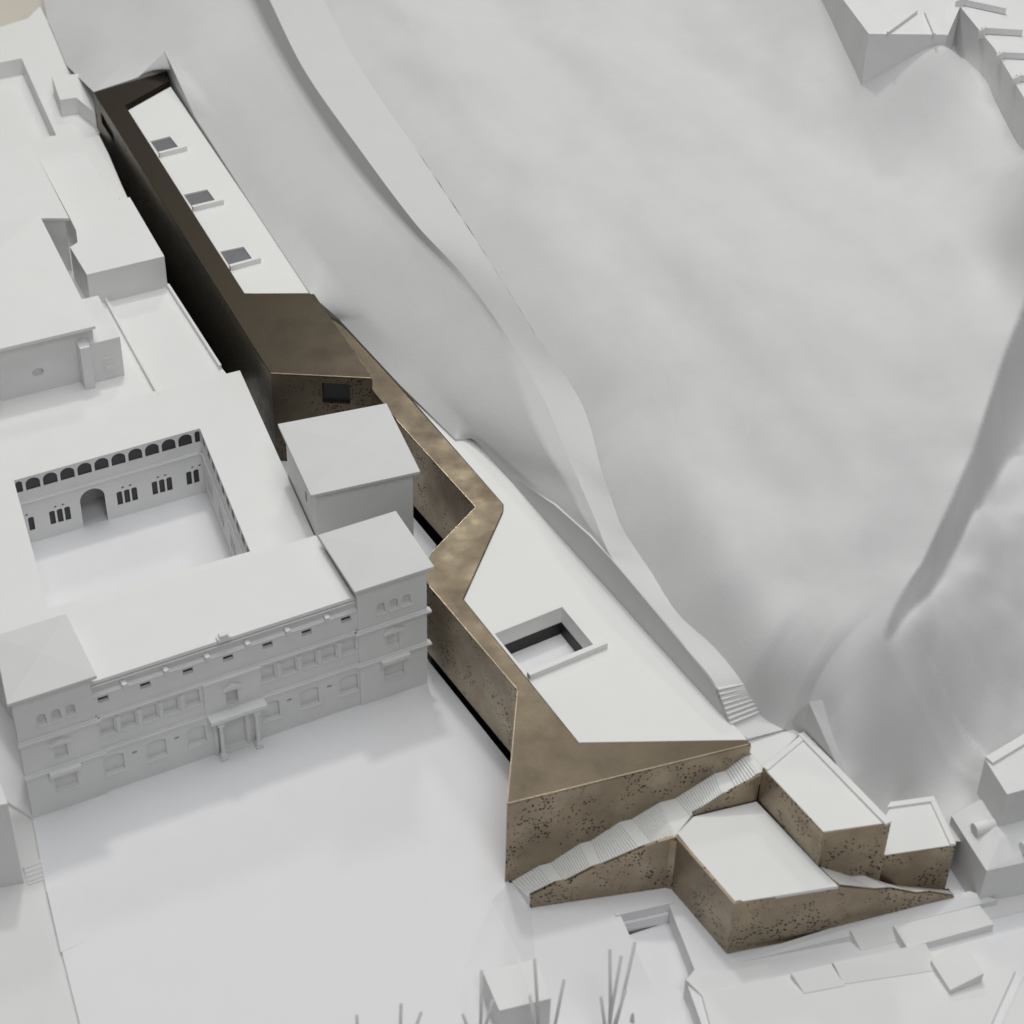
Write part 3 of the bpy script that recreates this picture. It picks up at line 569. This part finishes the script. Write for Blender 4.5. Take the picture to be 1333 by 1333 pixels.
ChF.box('buttress', cl-6.9, cl-6.2, -.6, .45, 4.6, 6.7, 'facade', ch, .015)
ChF.box('annex', cl-.55, cl+1.35, .05, 4.5, 4.6, 7.4, 'facade', ch, .015)
ChF.box('niche', cl+.25, cl+.75, -.03, .06, 5.3, 5.6, 'facade', ch, 0); ChF.box('niche_hood', cl+.15, cl+.85, -.02, .06, 6.1, 6.2, 'facade', ch, 0)
tr_ = thing('transept', (-36, 25, 4.6), 'white church transept roof joined behind the big church roof', 'church')
TQ = [(-39.816, 10.858), (-29.61, 16.293), (-27.559, 16.389), (-31.453, 24.734), (-42.288, 20.776)]
solid('wall', inset(TQ, .3), 4.6, 8.35, 'facade', tr_, 0); solid('roof', TQ, 8.35, 8.55, 'white', tr_, .015)
sd = thing('side_building', (-25, 20, 4.6), 'plain white flat roofed building between the church and the bronze wall', 'building')
SQ = [(-26.067, 12.796), (-21.672, 14.94), (-24.751, 21.341), (-25.699, 20.857), (-28.402, 26.608), (-31.316, 25.538), (-28.123, 18.835), (-27.513, 17.501), (-27.194, 16.174), (-27.579, 15.658)]
solid('wall', SQ, 4.6, 6.85, 'facade', sd, .0); solid('roof', SQ, 6.85, 6.93, 'white', sd, .012)
solid('lean_to', [(-28.873, 28.573), (-27.633, 29.109), (-26.121, 24.619), (-26.09, 22.819)], 3.6, 4.72, 'white', sd, .01)
pa = [(-26.114, 14.891), (-20.719, 3.894)]; pb = [(-21.692, 14.846), (-17.503, 6.798)]
for q, lab in ((pa, 'thin white parapet between the church and the flat terrace strip'), (pb, 'thin white parapet along the dark trench by the bronze wall')):
    f_ = Frame(q[0], (q[1][0]-q[0][0], q[1][1]-q[0][1]))
    tag(f_.box('parapet', 0, f_.len, 0, .16, 4.6, 4.92, 'white', None, .01), lab, 'wall')
# street at the far left
structure(slab('upper_street', [[(-50.437, 29.09), (-29.199, 31.079), (-29.096, 34.327), (-30.43, 39.912), (-31.631, 41.879), (-32.871, 43.007), (-35.418, 49.507), (-36.405, 51.8), (-36.973, 49.89), (-38.762, 48.521), (-53.306, 39.489)], [(-47.678, 38.721), (-36.328, 44.033), (-32.021, 33.784), (-35.13, 32.642), (-45.575, 30.283)]], 0, 3.6, 'white'))
structure(solid('sunken_court', [(-49.817, 41.895), (-34.855, 44.842), (-30.872, 34.551), (-45.846, 30.401)], 0, 2.3, 'white', bev=0))
tag(solid('small_block', [(-33.185, 39.443), (-31.362, 39.855), (-29.864, 37.31), (-29.33, 34.681), (-30.98, 36.634), (-32.036, 36.273)], 3.6, 4.9, 'white', None, .012), 'small white stepped block beside the far bronze corner', 'block')

# block at the left edge
lb = thing('corner_building', (-27, -24, -.25), 'white corner building cut by the left edge of the picture', 'building')
LQ = [(-28.573, -29.334), (-23.191, -27.803), (-24.554, -24.923), (-30.008, -26.327)]
solid('wall', LQ, -.25, 5.5, 'facade', lb, .015); solid('roof', LQ, 5.5, 5.6, 'white', lb, .012)
ls = thing('street_steps', (-23, -28, -.25), 'few low steps crossing the narrow street at the left', 'stairs')
for k in range(5):
    q = [[(-23.406, -26.882), (-22.552, -26.423), (-22.453, -26.659), (-23.306, -27.117)], [(-23.306, -27.117), (-22.453, -26.659), (-22.354, -26.895), (-23.206, -27.351)], [(-23.206, -27.351), (-22.354, -26.895), (-22.274, -27.13), (-23.125, -27.585)], [(-23.125, -27.585), (-22.274, -27.13), (-22.194, -27.365), (-23.044, -27.818)], [(-23.044, -27.818), (-22.194, -27.365), (-22.142, -27.552), (-22.981, -27.957)]][k]
    solid('step', q, -.25, -.04-k*.04, 'path', ls, .006)
tag(solid('plaza_wedge', [(-21.901, -28.548), (-20.634, -27.616), (-19.568, -31.345), (-20.643, -32.046)], -.02, [.22, .02, .01, .02], 'plaza', None, 0), 'thin white wedge of steps at the plaza edge by the street', 'steps')

# ------------------------------------------------------------------ lower right houses
eh = thing('end_house', (24, -27, -.7), 'white house with sloping roof, round chimneys and a raised rear block', 'house')
EV = [(21.885, -24.2), (23.114, -27.6), (28.402, -26.009), (29.073, -22.367)]; TV = [(23.15, -23.776), (23.926, -26.075), (28.456, -24.961), (29.053, -21.724)]
solid('wall', inset(EV, .02), -.7, 2.3, 'facade', eh, .0)
bm = bmesh.new(); lo = [bm.verts.new((*p, 2.3)) for p in EV]; hi = [bm.verts.new((*p, 3.0)) for p in TV]
bm.faces.new(lo[::-1]); bm.faces.new(hi)
for i in range(4): bm.faces.new((lo[i], lo[(i+1) % 4], hi[(i+1) % 4], hi[i]))
from_bm('roof', bm, 'facade', eh, .012)
RBk = [(23.173, -23.221), (23.906, -25.442), (28.179, -23.886), (29.124, -18.76)]
solid('rear_block', RBk, 2.9, 5.4, 'facade', eh, .012)
rf_ = Frame(RBk[3], (RBk[0][0]-RBk[3][0], RBk[0][1]-RBk[3][1])); rf_.box('rear_parapet', 0, rf_.len, 0, .5, 5.4, 5.58, 'white', eh, .015)
def barrel(c, d, r, l):
    n = 20; dx, dy = d; nx, ny = -dy, dx; bm = bmesh.new(); rings = []
    for k in (0, l): rings.append([bm.verts.new((c[0]+dx*k+nx*r*math.cos(2*math.pi*i/n), c[1]+dy*k+ny*r*math.cos(2*math.pi*i/n), c[2]+r*math.sin(2*math.pi*i/n))) for i in range(n)])
    for i in range(n): bm.faces.new((rings[0][i], rings[0][(i+1) % n], rings[1][(i+1) % n], rings[1][i]))
    bm.faces.new(rings[0][::-1]); bm.faces.new(rings[1]); o = from_bm('round_dormer', bm, 'white', eh, .01)
for q in [(22.737, -25.51, 2.85), (24.898, -26.629, 2.85)]: barrel(q, (.93, .37), .33, 1.1)
# low roofs in front
low = [('low_roof', [(9.471, -33.168, -0.5), (15.771, -31.083, -0.5), (21.219, -30.147, -0.5), (24.429, -31.206, -0.5), (22.555, -34.811, -0.55), (22.115, -36.655, -0.6), (10.198, -37.02, -0.6)], 'broad flat white roof along the bottom edge below the bronze block'),
       ('wedge_roof', [(16.703, -29.542, 0), (17.232, -30.2, -0.66), (28.899, -26.493, -0.66), (29.024, -25.106, 0)], 'long white lean-to roof rising towards the right edge below the bronze blocks'),
       ('wedge_roof', [(13.69, -32.027, -0.15), (14.266, -32.901, -0.48), (16.221, -32.405, -0.48), (15.628, -31.392, -0.15)], 'short white lean-to roof left of the small tilted slab'),
       ('wedge_roof', [(15.69, -31.376, -0.05), (16.158, -32.319, -0.48), (20.876, -31.334, -0.48), (20.234, -30.159, -0.05)], 'middle white lean-to roof between two other low roofs'),
       ('roof_slab', [(18.8, -29.2, 0), (19.354, -30.343, -0.2), (23.722, -28.795, -0.2), (23.12, -27.838, 0.03)], 'long narrow raised white slab near the lower right corner'),
       ('roof_slab', [(20.376, -31.1, -0.1), (21.082, -32.716, -0.2), (22.717, -31.961, 0.15), (22.019, -30.253, 0.15)], 'small square white slab tilted on the low roofs at right')]
for nm, q, lab in low: tag(solid(nm, [p[:2] for p in q], -.72, [p[2] for p in q], 'white', None, .01), lab, 'roof')
tag(solid('gable_wall', [(8.726, -32.292), (9.482, -33.095), (12.647, -32.08), (12.71, -31.195)], -1.9, [-.45, -.6, -.6, -.5], 'white', None, 0), 'white end wall beside the sunken ramp', 'wall')
tag(solid('edge_building', [(24.788, -31.695), (23.021, -34.971), (27.29, -34.838), (28.134, -30.256)], -2.3, -.3, 'white', None, .01), 'white block cut by the lower right corner', 'block')
# steps at the head of the sunken ramp
rs = thing('ramp_steps', (8, -31, -1.9), 'shallow rim and ledge at the head of the sunken ramp', 'steps')
ph = pit_hole; RF = Frame(ph[0], (ph[1][0]-ph[0][0], ph[1][1]-ph[0][1]))
RF.box('ledge', .02, RF.len-.02, -.16, -.0, -1.9, -1.2, 'plaza', rs, .01)
RF.box('rim', -.25, RF.len+.25, .0, .16, -.7, -.6, 'plaza', rs, .01)
# kiosk
kk = thing('kiosk', (1, -33, 0), 'small white box kiosk standing among the wire trees on the plaza', 'kiosk')
KQ = [(-0.804, -33.692), (0.018, -35.817), (2.374, -35.075), (1.692, -32.879)]
solid('wall', inset(KQ, .03), -.7, 1.55, 'facade', kk, .01); solid('roof', KQ, 1.55, 1.62, 'white', kk, .01)
lip = [(0.736, -33.012), (0.877, -32.964), (1.464, -34.866), (1.325, -34.913)]
solid('roof_seam', lip, 1.6, 1.64, 'white', kk, .0)

# ------------------------------------------------------------------ wire trees
def stem(name, pts, r, parent):
    bm = bmesh.new(); n = 8; rings = []
    P = [Vector(p) for p in pts]
    for i, p in enumerate(P):
        d = (P[min(i+1, len(P)-1)]-P[max(i-1, 0)]).normalized(); a = d.orthogonal().normalized(); b = d.cross(a)
        rings.append([bm.verts.new(p+(a*math.cos(2*math.pi*k/n)+b*math.sin(2*math.pi*k/n))*r) for k in range(n)])
    for A, B in zip(rings, rings[1:]):
        for k in range(n): bm.faces.new((A[k], A[(k+1) % n], B[(k+1) % n], B[k]))
    bm.faces.new(rings[0][::-1]); bm.faces.new(rings[-1])
    return from_bm(name, bm, 'wire', parent, 0, True)
TREES = [([(-4.435, -37.264, 0)], [(-6.281, -37.011, 2.6)], [(-4.344, -36.827, 3.4)], 'lone grey wire tree nearest the left of the kiosk')]
def tree(base, tips, lab):
    b = base; t = thing('wire_tree', (b[0], b[1], b[2]), lab, 'tree', 'grey wire model trees along the bottom edge')
    random.seed(int(abs(b[0]*100)))
    for tp in tips:
        j = (b[0]+random.uniform(-.12, .12), b[1]+random.uniform(-.12, .12), b[2])
        q = ((j[0]*.5+tp[0]*.5)+random.uniform(-.08, .08), j[1]*.5+tp[1]*.5+random.uniform(-.08, .08), j[2]*.45+tp[2]*.55)
        stem('stem', [j, q, tp], .075, t)
tree([(-6.095, -38.324, 0)][0], [(-6.276, -37.254, 3), (-6.579, -37.771, 2.4)], 'leftmost grey wire tree, only a stem tip showing at the bottom edge')
tree([(-4.287, -38.669, 0)][0], [(-4.316, -37.154, 3.8), (-3.434, -37.287, 3.4)], 'grey wire tree with two upright stems left of the kiosk')
tree([(-0.88, -37.763, -0.3)][0], [(-0.814, -35.57, 4.2), (-1.581, -36.924, 2.8), (-0.268, -36.536, 3.4)], 'grey wire tree with three stems in front of the kiosk wall')
tree([(2.039, -37.608, -0.7)][0], [(1.524, -35.317, 4.8), (2.839, -35.95, 4.2), (1.369, -36.135, 3.2)], 'grey wire tree with crossing stems at the right corner of the kiosk')
tree([(4.929, -37.317, -0.7)][0], [(4.861, -34.838, 5), (5.363, -35.028, 4.8), (5.967, -34.555, 5.2), (4.525, -36.221, 3.4), (5.595, -35.962, 3.6)], 'bushy grey wire tree with five stems beside the sunken ramp')
tag(lathe('bollard', Frame([(6.176, -34.526)][0], (1, 0)), 0, 0, [(.12, -.75), (.06, -.2), (.02, -.1)], 'wire', None), 'tiny grey peg standing right of the bushy wire tree', 'peg')

# ------------------------------------------------------------------ fortress on the hill top
ft = thing('fortress', (20, 14, 19), 'white fortress bastion with low parapets on the hill top', 'fort')
FQ = [(19.747, 17.332), (24.264, 17.482), (24.233, 18.915), (25.568, 25.474), (17.663, 25.037)]
solid('bastion', FQ, 15, 22, 'facade', ft, .01)
def fwall(q, h, th, nm='parapet', z=22):
    f_ = Frame(q[0], (q[1][0]-q[0][0], q[1][1]-q[0][1])); return f_.box(nm, 0, f_.len, 0, th, z, z+h, 'facade', ft, .01)
fwall([(20.835, 17.212), (22.835, 19.841)], .22, .12); fwall([(23.229, 19.771), (23.429, 17.171)], .22, .12)
f2 = thing('fortress_battery', (28, 12, 19), 'white fortress battery with slab embrasure walls at the top right corner', 'fort')
GQ = [(24.274, 17.393), (25.489, 20.904), (26.78, 16.028), (27.731, 9.782), (29.377, 0.451), (33.523, 5.214), (38.664, 30.213), (24.989, 27.418), (23.863, 18.805)]
solid('rampart', GQ, 14, 21.97, 'facade', f2, .01)
for q in ([(25.469, 21.089), (27.965, 20.024)], [(26.233, 17.675), (28.552, 17.53)], [(26.828, 14.904), (28.99, 14.844)], [(27.386, 12.39), (29.644, 12.339)]):
    f_ = Frame(q[0], (q[1][0]-q[0][0], q[1][1]-q[0][1])); f_.box('embrasure_wall', 0, f_.len, 0, .18, 22, 22.4, 'facade', f2, .01)
    bm = bmesh.new(); c = f_.xy(-.1, 0)
    add_solid(bm, [f_.xy(-.2, -.3), f_.xy(.25, -.1), f_.xy(.25, .3), f_.xy(-.1, .3)], 21.8, [22.3, 22.5, 22.4, 22.1]); from_bm('merlon', bm, 'facade', f2, 0)
